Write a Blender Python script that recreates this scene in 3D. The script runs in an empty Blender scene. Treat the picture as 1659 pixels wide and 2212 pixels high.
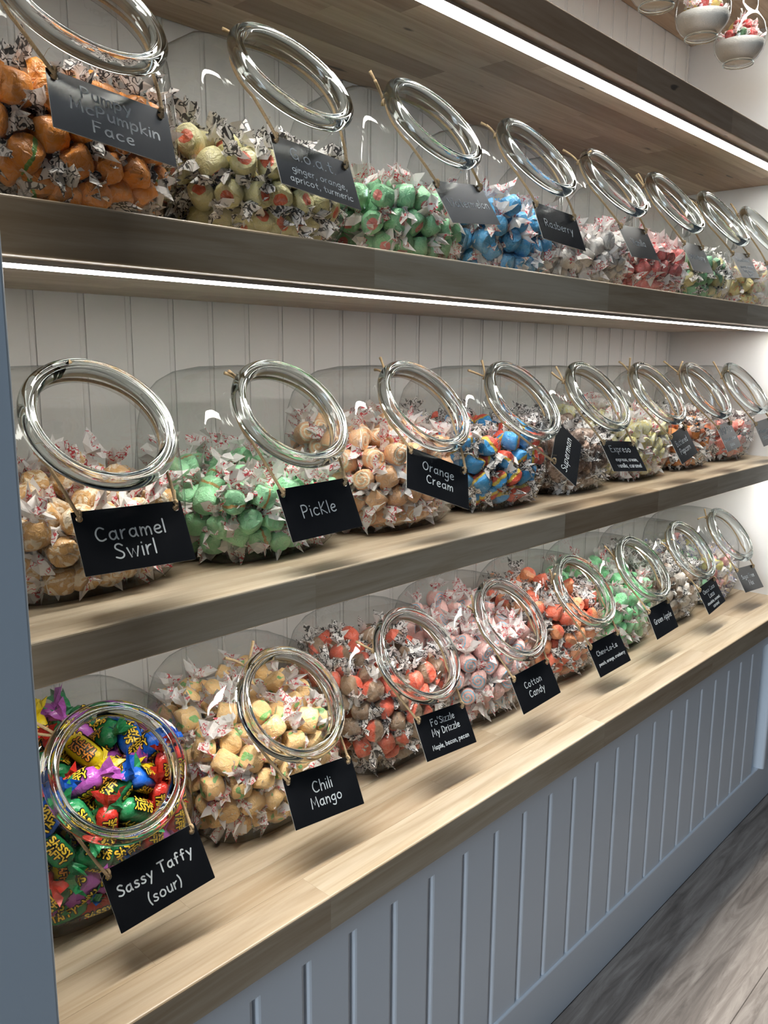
import bpy, bmesh, math, random
import numpy as np
from mathutils import Matrix, Vector

# ------------------------------------------------------------------ scene, camera, light
SC = bpy.context.scene
COL = SC.collection
Z0 = 0.895                                   # camera height above the floor

cam = bpy.data.cameras.new('camera')
cam.sensor_fit = 'VERTICAL'
cam.sensor_height = 24.0
cam.lens = 24.0 * 1770.6 / 2212.0
cam.clip_start = 0.01
cam_o = bpy.data.objects.new('camera', cam)
COL.objects.link(cam_o)
_px, _py, _f = 829.5, 1106.0, 1770.6
def _ray(u, v):
    d = Vector((u - _px, v - _py, _f)); d.normalize(); return d
_ex = _ray(2528.41, 789.09)                  # direction of the shelves, in lens axes
_ez = -_ray(758.65, 10618.69)
_ez = (_ez - _ex * _ex.dot(_ez)).normalized()
_ey = _ez.cross(_ex)
_R = Matrix((_ex, _ey, _ez))                 # lens -> world
_bx = _R @ Vector((1, 0, 0)); _by = _R @ Vector((0, -1, 0)); _bz = _R @ Vector((0, 0, -1))
cam_o.matrix_world = Matrix(((_bx.x, _by.x, _bz.x, 0), (_bx.y, _by.y, _bz.y, 0), (_bx.z, _by.z, _bz.z, Z0), (0, 0, 0, 1)))
SC.camera = cam_o

WORLD_COLOR = (0.60, 0.78, 1.0)
WORLD_STRENGTH = 0.03
LED_COLOR = (1.0, 0.93, 0.84)
LED_POWER = 0.74                              # watts for each shelf strip
LED_SPREAD = 84.0
STRIP_EMISSION = 22.0
SC.view_settings.view_transform = 'Standard'
SC.view_settings.look = 'None'
SC.view_settings.gamma = 1.0
SC.view_settings.use_curve_mapping = False
SC.view_settings.exposure = 0.42
w = bpy.data.worlds.new('room_light'); SC.world = w
w.use_nodes = True
w.node_tree.nodes['Background'].inputs[0].default_value = (*WORLD_COLOR, 1)
w.node_tree.nodes['Background'].inputs[1].default_value = WORLD_STRENGTH
try:
    SC.cycles.use_denoising = True
    SC.cycles.max_bounces = 8
    SC.cycles.diffuse_bounces = 3
    SC.cycles.glossy_bounces = 4
    SC.cycles.transmission_bounces = 7
    SC.cycles.transparent_max_bounces = 24
    SC.cycles.use_light_tree = False
    SC.cycles.use_adaptive_sampling = True
    SC.cycles.adaptive_threshold = 0.03
    SC.cycles.caustics_refractive = False
    SC.cycles.caustics_reflective = False
    SC.cycles.sample_clamp_indirect = 6.0
except Exception:
    pass

# long fixture on the shop ceiling, in front of the shelves
_L = bpy.data.lights.new('ceiling_fixture', 'AREA'); _L.shape = 'RECTANGLE'; _L.size = 3.4; _L.size_y = 0.14
_L.energy = 3.0; _L.color = (0.86, 0.93, 1.0)
_lo = bpy.data.objects.new('ceiling_fixture', _L); COL.objects.link(_lo); _lo.location = (1.6, 0.22, 2.55)

# daylight from the shop window far to the left, almost in line with the shelves
_L = bpy.data.lights.new('shop_window', 'AREA'); _L.shape = 'RECTANGLE'; _L.size = 1.5; _L.size_y = 1.2
_L.energy = 66.0; _L.color = (0.78, 0.89, 1.0)
_lo = bpy.data.objects.new('shop_window', _L); COL.objects.link(_lo)
_lo.location = (-2.6, -0.22, 1.62)
_lo.rotation_euler = (Vector((1.7, 0.5, 0.6)) - Vector(_lo.location)).to_track_quat('-Z', 'Y').to_euler()

# ------------------------------------------------------------------ measures (metres)
YF, YC, YB, XR, XL = 0.5275, 0.4835, 0.79, 1.735, 0.195
YP = 0.5035
S0T, S0B = 0.3743 + Z0, 0.3389 + Z0          # light shelf above the top row
S1T, S1B = 0.0976 + Z0, 0.0620 + Z0
S2T, S2B = -0.1874 + Z0, -0.2210 + Z0
CT, CB = -0.4729 + Z0, -0.5078 + Z0          # counter
NT = 0.6265 + Z0                             # underside of the highest shelf
PITCH, JX0 = 0.1883, 0.3055
ROWS = [dict(z=S1T, y=0.655), dict(z=S2T, y=0.662), dict(z=CT, y=0.667)]

# ------------------------------------------------------------------ helpers
def link(name, data, parent=None, mats=()):
    o = bpy.data.objects.new(name, data)
    COL.objects.link(o)
    if data is not None:
        for m in mats:
            if len(data.materials) < len(mats): data.materials.append(m)
    if parent is not None: o.parent = parent
    return o
def tag(o, label=None, category=None, group=None, kind=None):
    if label: o['label'] = label
    if category: o['category'] = category
    if group: o['group'] = group
    if kind: o['kind'] = kind
    return o
def empty(name, loc=(0, 0, 0)):
    o = bpy.data.objects.new(name, None); COL.objects.link(o); o.location = loc
    o.empty_display_size = 0.02
    return o
def mesh(name, v, f, smooth=False, mi=None):
    m = bpy.data.meshes.new(name)
    m.from_pydata([tuple(p) for p in v], [], [tuple(q) for q in f])
    if smooth: m.polygons.foreach_set('use_smooth', [True] * len(m.polygons))
    if mi is not None: m.polygons.foreach_set('material_index', mi)
    m.update()
    return m
def prism(name, prof, axis, a, b):
    """closed profile (counter-clockwise list of 2-D points) pulled along an axis from a to b"""
    n = len(prof); v = []
    for t in (a, b):
        for p, q in prof:
            v.append({'x': (t, p, q), 'y': (p, t, q), 'z': (p, q, t)}[axis])
    f = [(i, (i + 1) % n, n + (i + 1) % n, n + i) for i in range(n)]
    f += [tuple(range(n - 1, -1, -1)), tuple(range(n, 2 * n))]
    m = mesh(name, v, f)
    bm = bmesh.new(); bm.from_mesh(m); bmesh.ops.recalc_face_normals(bm, faces=bm.faces); bm.to_mesh(m); bm.free()
    return m
def rrect(x0, x1, y0, y1, r=(0, 0, 0, 0), n=4):
    """rounded rectangle, radii in the order x0y0, x1y0, x1y1, x0y1"""
    out = []
    for (cx, cy, a0, rr) in ((x0, y0, 180, r[0]), (x1, y0, 270, r[1]), (x1, y1, 0, r[2]), (x0, y1, 90, r[3])):
        if rr <= 0: out.append((cx, cy)); continue
        ox = cx + rr if cx == x0 else cx - rr
        oy = cy + rr if cy == y0 else cy - rr
        for k in range(n + 1):
            a = math.radians(a0 + 90 * k / n); out.append((ox + rr * math.cos(a), oy + rr * math.sin(a)))
    return out
def box(name, x0, x1, y0, y1, z0, z1, r=0.0):
    return prism(name, rrect(x0, x1, y0, y1, (r,) * 4, 3), 'z', z0, z1)
def lathe(name, prof, seg, closed=False, smooth=True):
    """profile of (radius, height) round the local z axis"""
    v, f = [], []
    for r, z in prof:
        for k in range(seg):
            a = 2 * math.pi * k / seg; v.append((r * math.cos(a), r * math.sin(a), z))
    n = len(prof)
    for i in range(n if closed else n - 1):
        j = (i + 1) % n
        for k in range(seg):
            l = (k + 1) % seg; f.append((i * seg + k, i * seg + l, j * seg + l, j * seg + k))
    m = mesh(name, v, f, smooth)
    bm = bmesh.new(); bm.from_mesh(m); bmesh.ops.remove_doubles(bm, verts=bm.verts, dist=1e-6)
    bmesh.ops.recalc_face_normals(bm, faces=bm.faces); bm.to_mesh(m); bm.free()
    if smooth: m.polygons.foreach_set('use_smooth', [True] * len(m.polygons))
    return m
def tube_geo(pts, r, seg=6, base=0):
    pts = [Vector(p) for p in pts]; v, f = [], []
    t0 = (pts[1] - pts[0]).normalized()
    n = t0.orthogonal().normalized()
    for i, p in enumerate(pts):
        t = (pts[min(i + 1, len(pts) - 1)] - pts[max(i - 1, 0)]).normalized()
        n = (n - t * n.dot(t)).normalized(); b = t.cross(n)
        rr = r[i] if isinstance(r, (list, tuple)) else r
        for k in range(seg):
            a = 2 * math.pi * k / seg
            v.append(p + (n * math.cos(a) + b * math.sin(a)) * rr)
    for i in range(len(pts) - 1):
        for k in range(seg):
            l = (k + 1) % seg
            f.append((base + i * seg + k, base + i * seg + l, base + (i + 1) * seg + l, base + (i + 1) * seg + k))
    f.append(tuple(base + k for k in range(seg - 1, -1, -1)))
    f.append(tuple(base + (len(pts) - 1) * seg + k for k in range(seg)))
    return v, f
def tubes(name, paths, seg=6, smooth=True):
    v, f = [], []
    for pts, r in paths:
        a, b = tube_geo(pts, r, seg, len(v)); v += a; f += b
    return mesh(name, v, f, smooth)

# ------------------------------------------------------------------ materials
class NT_:
    def __init__(s, name):
        s.m = bpy.data.materials.new(name); s.m.use_nodes = True
        s.t = s.m.node_tree; s.t.nodes.clear()
        s.out = s.t.nodes.new('ShaderNodeOutputMaterial')
    def n(s, typ, **kw):
        o = s.t.nodes.new('ShaderNode' + typ)
        for k, v in kw.items(): setattr(o, k, v)
        return o
    def l(s, a, b): s.t.links.new(a, b)
    def put(s, sock, v):
        if isinstance(v, bpy.types.NodeSocket): s.l(v, sock)
        elif v is not None:
            if sock.type == 'RGBA' and len(v) == 3: v = (*v, 1)
            sock.default_value = v
    def math(s, op, a, b=None, c=None, clamp=False):
        o = s.n('Math', operation=op, use_clamp=clamp)
        s.put(o.inputs[0], a)
        if b is not None: s.put(o.inputs[1], b)
        if c is not None: s.put(o.inputs[2], c)
        return o.outputs[0]
    def mix(s, fac, a, b, mode='MIX'):
        o = s.n('Mix', data_type='RGBA', blend_type=mode)
        s.put(o.inputs[0], fac); s.put(o.inputs[6], a); s.put(o.inputs[7], b)
        return o.outputs[2]
    def noise(s, vec, scale, detail=2.0, rough=0.5, dist=0.0):
        o = s.n('TexNoise'); s.put(o.inputs['Vector'], vec)
        o.inputs['Scale'].default_value = scale; o.inputs['Detail'].default_value = detail
        o.inputs['Roughness'].default_value = rough; o.inputs['Distortion'].default_value = dist
        return o.outputs[0]
    def ramp(s, fac, stops, interp='LINEAR'):
        o = s.n('ValToRGB'); s.put(o.inputs[0], fac); r = o.color_ramp; r.interpolation = interp
        while len(r.elements) < len(stops): r.elements.new(0.5)
        for e, (p, c) in zip(r.elements, stops): e.position = p; e.color = (*c, 1) if len(c) == 3 else c
        return o.outputs[0]
    def map(s, vec, scale=(1, 1, 1), loc=None):
        o = s.n('Mapping'); s.put(o.inputs[0], vec); o.inputs['Scale'].default_value = scale
        if loc is not None: s.put(o.inputs['Location'], loc)
        return o.outputs[0]
    def bump(s, h, strength=0.3, dist=0.001):
        o = s.n('Bump'); o.inputs['Strength'].default_value = strength; o.inputs['Distance'].default_value = dist
        s.l(h, o.inputs['Height']); return o.outputs[0]
    def pbr(s, color, rough=0.5, normal=None, spec=0.5, coat=0.0, sss=0.0):
        b = s.n('BsdfPrincipled')
        s.put(b.inputs['Base Color'], color); s.put(b.inputs['Roughness'], rough)
        b.inputs['Specular IOR Level'].default_value = spec
        b.inputs['Coat Weight'].default_value = coat
        if normal is not None: s.l(normal, b.inputs['Normal'])
        return b.outputs[0]
    def done(s, shader):
        s.l(shader, s.out.inputs[0]); return s.m
def rnd_vec(N):
    oi = N.n('ObjectInfo')
    c = N.n('CombineXYZ')
    N.l(N.math('MULTIPLY', oi.outputs['Random'], 17.0), c.inputs[0])
    N.l(N.math('MULTIPLY', oi.outputs['Random'], 31.0), c.inputs[1])
    N.l(N.math('MULTIPLY', oi.outputs['Random'], 47.0), c.inputs[2])
    return oi, c.outputs[0]

def mat_wood(name, tones, rough=0.38, knots=0.0):
    N = NT_(name); tc = N.n('TexCoord'); oi, off = rnd_vec(N)
    base = N.ramp(oi.outputs['Random'], tones)
    v = N.map(tc.outputs['Object'], (1.6, 26, 26), off)
    g = N.noise(v, 3.2, 5, 0.6, 0.6)
    v2 = N.map(tc.outputs['Object'], (6, 190, 190), off)
    g2 = N.noise(v2, 2.0, 2, 0.5)
    dark = N.mix(1.0, base, (0.68, 0.60, 0.50), 'MULTIPLY')
    c = N.mix(N.ramp(g, [(0.36, (0, 0, 0)), (0.72, (1, 1, 1))]), base, dark)
    c = N.mix(N.math('MULTIPLY', g2, 0.22), c, N.mix(1.0, c, (0.62, 0.52, 0.42), 'MULTIPLY'))
    if knots:
        v3 = N.map(tc.outputs['Object'], (17, 62, 62), off)
        k = N.ramp(N.noise(v3, 1.0, 1, 0.4), [(0.235, (1, 1, 1)), (0.275, (0, 0, 0))])
        c = N.mix(N.math('MULTIPLY', k, knots), c, (0.045, 0.03, 0.02))
    return N.done(N.pbr(c, rough, N.bump(g2, 0.08, 0.0004)))
MAPLE = [(0.0, (0.51, 0.435, 0.32)), (0.22, (0.57, 0.50, 0.385)), (0.42, (0.45, 0.365, 0.26)), (0.62, (0.60, 0.535, 0.415)), (0.74, (0.53, 0.455, 0.34)), (0.84, (0.32, 0.23, 0.14)), (0.90, (0.56, 0.485, 0.37)), (1.0, (0.56, 0.47, 0.36))]
M_WOOD = mat_wood('maple_block', MAPLE)
RUSTIC = [(0.0, (0.50, 0.38, 0.26)), (0.2, (0.64, 0.51, 0.37)), (0.4, (0.36, 0.24, 0.15)), (0.6, (0.56, 0.43, 0.31)), (0.78, (0.29, 0.195, 0.125)), (1.0, (0.60, 0.48, 0.35))]
M_RUSTIC = mat_wood('rustic_block', RUSTIC, 0.45, 0.85)

def mat_paint(name, c, rough=0.45):
    N = NT_(name); tc = N.n('TexCoord')
    n = N.noise(tc.outputs['Object'], 90, 3)
    col = N.mix(N.math('MULTIPLY', n, 0.06), c, tuple(x * 0.8 for x in c))
    return N.done(N.pbr(col, rough, N.bump(n, 0.05, 0.0004)))
M_WHITE = mat_paint('white_paint', (0.80, 0.79, 0.775))
M_BLUE = mat_paint('blue_grey_paint', (0.44, 0.52, 0.60))
M_PANEL = mat_paint('pale_blue_grey_paint', (0.72, 0.79, 0.87))

def mat_floor():
    N = NT_('grey_wood_floor'); tc = N.n('TexCoord'); oi, off = rnd_vec(N)
    v = N.map(tc.outputs['Object'], (2.2, 22, 22), off)
    g = N.noise(v, 3.0, 7, 0.65, 0.8)
    c = N.ramp(g, [(0.30, (0.12, 0.105, 0.095)), (0.48, (0.23, 0.205, 0.188)), (0.66, (0.36, 0.33, 0.305))])
    c = N.mix(1.0, c, N.ramp(oi.outputs['Random'], [(0, (0.85, 0.85, 0.85)), (1, (1.1, 1.07, 1.05))]), 'MULTIPLY')
    return N.done(N.pbr(c, 0.5, N.bump(g, 0.1, 0.001)))
M_FLOOR = mat_floor()

def mat_thin_glass():
    N = NT_('jar_glass')
    lw = N.n('LayerWeight'); lw.inputs['Blend'].default_value = 0.5
    f = lw.outputs['Facing']
    p = N.math('POWER', f, 4.0)
    fac = N.math('MULTIPLY_ADD', p, 0.62, 0.055, True)
    tint = N.ramp(f, [(0.0, (0.975, 0.98, 0.975)), (0.78, (0.92, 0.93, 0.925)), (0.92, (0.56, 0.60, 0.60)), (1.0, (0.25, 0.28, 0.28))])
    t = N.n('BsdfTransparent'); N.l(tint, t.inputs[0])
    g = N.n('BsdfGlossy'); g.inputs['Roughness'].default_value = 0.03
    mx = N.n('MixShader'); N.l(fac, mx.inputs[0]); N.l(t.outputs[0], mx.inputs[1]); N.l(g.outputs[0], mx.inputs[2])
    return N.done(mx.outputs[0])
M_GLASS = mat_thin_glass()
def mat_solid_glass():
    N = NT_('rim_glass')
    g = N.n('BsdfGlass'); g.inputs['IOR'].default_value = 1.48; g.inputs['Roughness'].default_value = 0.0
    g.inputs['Color'].default_value = (0.96, 0.985, 0.98, 1)
    return N.done(g.outputs[0])
M_RIM = mat_solid_glass()

def mat_emit(name, c, s):
    N = NT_(name); e = N.n('Emission'); e.inputs[0].default_value = (*c, 1); e.inputs[1].default_value = s
    return N.done(e.outputs[0])
M_LED = mat_emit('led_diffuser', (1.0, 0.97, 0.90), STRIP_EMISSION)
def mat_simple(name, c, rough=0.5, spec=0.5, metal=0.0):
    N = NT_(name); b = N.n('BsdfPrincipled')
    b.inputs['Base Color'].default_value = (*c, 1); b.inputs['Roughness'].default_value = rough
    b.inputs['Specular IOR Level'].default_value = spec; b.inputs['Metallic'].default_value = metal
    return N.done(b.outputs[0])
M_ALU = mat_simple('aluminium_channel', (0.62, 0.60, 0.58), 0.4, 0.5, 0.8)
M_INK = mat_simple('chalk_marker', (0.50, 0.55, 0.58), 0.7, 0.3)
M_EDGE = mat_simple('card_core', (0.45, 0.44, 0.42), 0.7)
def mat_card():
    N = NT_('black_chalk_card'); tc = N.n('TexCoord')
    n = N.noise(tc.outputs['Object'], 60, 3)
    c = N.mix(n, (0.004, 0.0045, 0.006), (0.009, 0.010, 0.012))
    return N.done(N.pbr(c, N.math('MULTIPLY_ADD', n, 0.06, 0.20), None, 0.5))
M_CARD = mat_card()
def mat_twine():
    N = NT_('jute_twine'); tc = N.n('TexCoord')
    n = N.noise(tc.outputs['Object'], 700, 2)
    c = N.mix(n, (0.20, 0.13, 0.065), (0.50, 0.37, 0.21))
    return N.done(N.pbr(c, 0.9, N.bump(n, 0.6, 0.0006)))
M_TWINE = mat_twine()

def mat_wax(name, ink, style):
    """wax paper twist: white paper with printed marks"""
    N = NT_(name); tc = N.n('TexCoord'); oi, off = rnd_vec(N)
    v = N.map(tc.outputs['Object'], (1, 1, 1), off)
    if style == 'script':
        a = N.noise(v, 190, 0.0, 0.5, 0.5)
        line = N.ramp(N.math('ABSOLUTE', N.math('SUBTRACT', a, 0.5)), [(0.040, (1, 1, 1)), (0.058, (0, 0, 0))])
        patch = N.ramp(N.noise(v, 55, 0.0), [(0.49, (0, 0, 0)), (0.53, (1, 1, 1))])
        k = N.math('MULTIPLY', line, patch)
    else:
        a = N.noise(v, 135, 0.0, 0.5, 1.0)
        k = N.ramp(N.math('ABSOLUTE', N.math('SUBTRACT', a, 0.5)), [(0.060, (1, 1, 1)), (0.080, (0, 0, 0))])
        patch = N.ramp(N.noise(v, 45, 0.0), [(0.34, (0, 0, 0)), (0.42, (1, 1, 1))])
        k = N.math('MULTIPLY', k, patch)
    w_ = N.noise(v, 240, 2)
    c = N.mix(N.math('MULTIPLY', k, 0.92), (0.88, 0.86, 0.85), ink)
    b = N.pbr(c, 0.38, N.bump(w_, 0.35, 0.001))
    tr = N.n('BsdfTranslucent'); N.put(tr.inputs[0], c)
    mx = N.n('MixShader'); mx.inputs[0].default_value = 0.22; N.l(b, mx.inputs[1]); N.l(tr.outputs[0], mx.inputs[2])
    return N.done(mx.outputs[0])
M_WAXR = mat_wax('wax_paper_red_print', (0.62, 0.015, 0.04), 'script')
M_WAXK = mat_wax('wax_paper_black_print', (0.006, 0.006, 0.008), 'zebra')
M_WAXB = mat_wax('wax_paper_blue_print', (0.03, 0.07, 0.45), 'script')

def mat_taffy(name, base, pattern='plain', c2=None, c3=None, wax=0.30):
    N = NT_(name); tc = N.n('TexCoord'); oi, off = rnd_vec(N)
    ob = tc.outputs['Object']
    s = N.n('SeparateXYZ'); N.l(ob, s.inputs[0]); X, Y, Z = s.outputs
    v = N.map(ob, (1, 1, 1), off)
    nz = N.noise(v, 110, 2)
    wob = N.math('MULTIPLY_ADD', nz, 0.006, -0.003)
    rho = N.math('SQRT', N.math('ADD', N.math('MULTIPLY', X, X), N.math('MULTIPLY', Z, Z)))
    cap = N.math('GREATER_THAN', N.math('ABSOLUTE', Y), 0.0106)
    c = base
    if pattern == 'disc':
        k = N.math('MULTIPLY', cap, N.math('LESS_THAN', N.math('ADD', rho, wob), 0.0072)); c = N.mix(k, base, c2)
    elif pattern == 'spiral':
        ang = N.math('ARCTAN2', Z, X)
        sp = N.math('SINE', N.math('ADD', ang, N.math('MULTIPLY', rho, 1150.0)))
        k = N.math('MULTIPLY', cap, N.math('GREATER_THAN', sp, 0.35)); c = N.mix(k, base, c2)
    elif pattern == 'stripe':
        k = N.math('LESS_THAN', N.math('ABSOLUTE', N.math('ADD', N.math('SUBTRACT', X, 0.004), wob)), 0.0015); k = N.math('MULTIPLY', k, N.math('LESS_THAN', oi.outputs['Random'], 0.42)); c = N.mix(k, base, c2)
    elif pattern == 'half':
        k = N.ramp(N.math('MULTIPLY_ADD', N.math('ADD', Z, wob), 60.0, 0.5), [(0.42, (0, 0, 0)), (0.58, (1, 1, 1))]); c = N.mix(k, base, c2)
    elif pattern == 'bits':
        k = N.math('GREATER_THAN', N.noise(v, 95, 0.0), 0.68); c = N.mix(k, base, c2)
    elif pattern == 'swirl':
        k = N.ramp(N.noise(v, 60, 1.0, 0.5, 2.2), [(0.50, (0, 0, 0)), (0.56, (1, 1, 1))]); c = N.mix(k, base, c2)
    elif pattern == 'rainbow':
        c = N.ramp(N.math('MULTIPLY_ADD', N.math('ADD', Z, wob), 34.0, 0.5), [(0.0, base), (0.36, base), (0.42, c2), (0.55, c2), (0.62, c3), (1.0, c3)])
    c = N.mix(1.0, c, N.ramp(oi.outputs['Random'], [(0, (0.97, 0.97, 0.97)), (1, (1.16, 1.16, 1.16))]), 'MULTIPLY')
    wr = N.noise(v, 150, 3, 0.6, 1.0)
    c = N.mix(N.math('MULTIPLY', N.ramp(wr, [(0.42, (0, 0, 0)), (0.68, (1, 1, 1))]), wax * 1.1), c, (0.80, 0.78, 0.75))
    return N.done(N.pbr(c, 0.28, N.bump(wr, 0.85, 0.0024), 0.5))

# ------------------------------------------------------------------ the room: floor, walls, posts
fl = link('floor', box('floor', -1.2, 3.2, -1.6, 0.84, -0.06, -0.006), None, (mat_simple('subfloor', (0.08, 0.075, 0.07)),))
tag(fl, kind='structure')
rng = random.Random(5)
for i in range(11):
    y1 = YP - 0.004 - i * 0.178
    y0 = y1 - 0.1775
    x = -1.2 - rng.random() * 0.9
    while x < 3.2:
        L = 1.22
        xa, xb = max(x, -1.2), min(x + L - 0.0006, 3.2)
        if xb - xa > 0.05:
            link('floor_plank', prism('floor_plank', rrect(y0, y1, -0.006, 0.0, (0, 0, 0.0006, 0.0006), 1), 'x', xa, xb), fl, (M_FLOOR,))
        x += L

wr_ = link('wall_right', box('wall_right', XR, XR + 1.5, 0.475, 0.86, CT - 0.06, NT + 0.45), None, (M_WHITE,))
tag(wr_, kind='structure')
wl_ = link('wall_left', prism('wall_left', rrect(-1.3, XL, 0.47, 0.86, (0.002, 0.0022, 0, 0), 4), 'z', 0.0, NT + 0.45), None, (M_BLUE,))
tag(wl_, kind='structure')
lin = link('trim_1', box('trim_1', XL + 0.0002, XL + 0.0022, 0.478, YB, CT, NT), None, (M_WHITE,))
tag(lin, kind='structure')
wb_ = link('wall_back', box('wall_back', XL + 0.003, XR - 0.0005, YB + 0.008, YB + 0.04, CT - 0.06, NT + 0.25), None, (M_WHITE,))
tag(wb_, kind='structure')
# bead boards of the back wall, one object for each board
BP = 0.0507
bx0 = 0.353 - BP * 4
def bead_profile(x, wdt):
    y, d = YB, 0.0014
    pts = [(x, y)]
    e = x + wdt
    pts += [(x + 0.0008, y)]
    pts += [(e - 0.0082, y), (e - 0.0074, y + d), (e - 0.0066, y + d)]
    for k in range(6):
        a = math.pi * (1 - k / 5.0)
        pts.append((e - 0.0040 + 0.0024 * math.cos(a), y + 0.0009 - 0.0012 * math.sin(a) + 0.0005))
    pts += [(e - 0.0012, y + d), (e - 0.0002, y + d), (e - 0.0002, YB + 0.008), (x, YB + 0.008)]
    return pts
x = bx0
while x < XR:
    a, b = max(x, XL + 0.003), min(x + BP, XR - 0.0005)
    if b - a > 0.012:
        link('bead_board', prism('bead_board', bead_profile(a, b - a), 'z', CT + 0.0005, NT), wb_, (M_WHITE,))
    x += BP

# ------------------------------------------------------------------ block shelves, built stave by stave
def make_shelf(name, label, x0, x1, yf, yb, zb, zt, width, seed, mat):
    r = random.Random(seed)
    root = empty(name, ((x0 + x1) / 2, yb, zb)); tag(root, label, 'shelf')
    n = max(2, round((yb - yf) / width)); wd = (yb - yf) / n
    for i in range(n):
        ya, yb_ = yf + i * wd, yf + (i + 1) * wd - 0.00012
        x = x0 - r.random() * 0.3
        while x < x1:
            L = r.uniform(0.22, 0.52)
            xa, xb = max(x, x0), min(x + L, x1)
            if x1 - xb < 0.06: xb = x1
            if xb - xa > 0.02:
                rad = (0.0014, 0.0002, 0.0002, 0.0022) if i == 0 else (0.0002,) * 4
                cx, cy, cz = (xa + xb) / 2, (ya + yb_) / 2, (zb + zt) / 2
                prof = rrect(ya - cy, yb_ - cy, zb - cz, zt - cz, rad, 3 if i == 0 else 1)
                o = link('stave', prism('stave', prof, 'x', xa - cx, xb - cx - 0.00012), root, (mat,))
                o.location = (cx - root.location.x, cy - root.location.y, cz - root.location.z)
            x = xb if xb < x1 else x1 + 1
    return root
make_shelf('block_counter', 'thick pale wooden block counter carrying the lowest row of candy jars', XL + 0.0005, XR - 0.0005, YC, YB - 0.001, CB, CT, 0.0385, 11, M_WOOD)
make_shelf('block_shelf', 'wooden block shelf carrying the middle row of candy jars', XL + 0.0025, XR - 0.0005, YF, YB - 0.0005, S2B, S2T, 0.0375, 12, M_WOOD)
make_shelf('block_shelf', 'wooden block shelf carrying the top row of candy jars', XL + 0.0025, XR - 0.0005, YF, YB - 0.0005, S1B, S1T, 0.0375, 13, M_WOOD)
make_shelf('block_shelf', 'knotty wooden shelf over the top row of candy jars', XL + 0.0025, XR - 0.0005, YF, YB - 0.0005, S0B, S0T, 0.0375, 17, M_RUSTIC)
make_shelf('block_shelf', 'highest wooden shelf, holding the hanging glass globe jars', XL + 0.0025, XR - 0.0005, YF, YB - 0.0005, NT, NT + 0.035, 0.0375, 19, M_RUSTIC)

# light strips under the shelves, each with its own lamp
def led_strip(zb, where, power=LED_POWER):
    x0, x1, ya, yb = 0.226, XR - 0.012, 0.5485, 0.5655
    cx, cy = (x0 + x1) / 2, (ya + yb) / 2
    root = empty('led_strip_light', (cx, cy, zb))
    tag(root, 'glowing light strip under ' + where, 'light', 'led strips under the shelves')
    ch = link('channel', prism('channel', [(ya - 0.0015 - cy, 0), (yb + 0.0015 - cy, 0), (yb + 0.0015 - cy, -0.0032), (yb - cy, -0.0032), (yb - cy, -0.001), (ya - cy, -0.001), (ya - cy, -0.0032), (ya - 0.0015 - cy, -0.0032)], 'x', x0 - 0.002 - cx, x1 + 0.002 - cx), root, (M_ALU,))
    link('diffuser', prism('diffuser', rrect(ya + 0.0001 - cy, yb - 0.0001 - cy, -0.0044, -0.0012, (0.0008, 0.0008, 0, 0), 2), 'x', x0 - cx, x1 - cx), root, (M_LED,))
    L = bpy.data.lights.new('led_lamp', 'AREA'); L.shape = 'RECTANGLE'
    L.size = x1 - x0; L.size_y = yb - ya; L.energy = power; L.color = LED_COLOR
    L.spread = math.radians(LED_SPREAD)
    lo = bpy.data.objects.new('led_lamp', L); COL.objects.link(lo); lo.parent = root
    lo.location = (0, 0, -0.0055)
    return root
led_strip(S0B, 'the knotty shelf, above the top row of jars')
led_strip(S1B, 'the top jar shelf, above the middle row of jars')
led_strip(S2B, 'the middle jar shelf, above the lowest row of jars')
led_strip(NT, 'the highest shelf, among the hanging globe jars')

# ------------------------------------------------------------------ grooved cabinet front below the counter
root = empty('cabinet_front', (0.95, YP, 0.0))
tag(root, 'blue-grey cabinet front of grooved boards below the wooden counter', 'cabinet')
def part(name, me, mat):
    o = link(name, me, root, (mat,)); o.matrix_parent_inverse = Matrix.Translation((-0.95, -YP, 0.0)); return o
ZG0, ZG1 = -0.809 + Z0, -0.5440 + Z0
part('top_rail', box('top_rail', XL, XR + 1.5, YP, YP + 0.018, ZG1, CB), M_PANEL)
part('bottom_rail', prism('bottom_rail', rrect(YP - 0.0035, YP + 0.02, 0.0, ZG0, (0, 0, 0, 0.002), 3), 'x', XL, XR + 1.5), M_PANEL)
part('backing', box('backing', XL, XR + 1.5, YP + 0.0185, YP + 0.03, 0.0, CB), M_PANEL)
GP, GW, GD = 0.0590, 0.0118, 0.0075
g0 = 0.8547 - 0.006 - GP * 11               # centre of the first groove
def groove_board(a, b):
    pts = []
    for k in range(5):                       # left half groove (from its floor up to the face)
        t = math.pi / 2 * k / 4; pts.append((a + GW / 2 * (1 - math.cos(t)) * 1.0, YP + GD * (1 - math.sin(t))))
    for k in range(5):
        t = math.pi / 2 * (1 - k / 4); pts.append((b - GW / 2 * (1 - math.cos(t)) * 1.0, YP + GD * (1 - math.sin(t))))
    pts += [(b, YP + 0.018), (a, YP + 0.018)]
    return pts
for k in range(0, 26):
    a, b = g0 + GP * k, g0 + GP * (k + 1)
    if b > 1.642 or a < XL: continue
    part('groove_board', prism('groove_board', groove_board(a, b - 0.0001), 'z', ZG0, ZG1), M_PANEL)
part('end_stile', prism('end_stile', rrect(1.643, 1.662, YP - 0.012, YP + 0.018, (0.006, 0.006, 0, 0), 5), 'z', ZG0, CB), M_PANEL)
part('end_panel', box('end_panel', 1.6625, XR + 1.5, YP - 0.002, YP + 0.018, ZG0, ZG1), M_PANEL)

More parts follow.
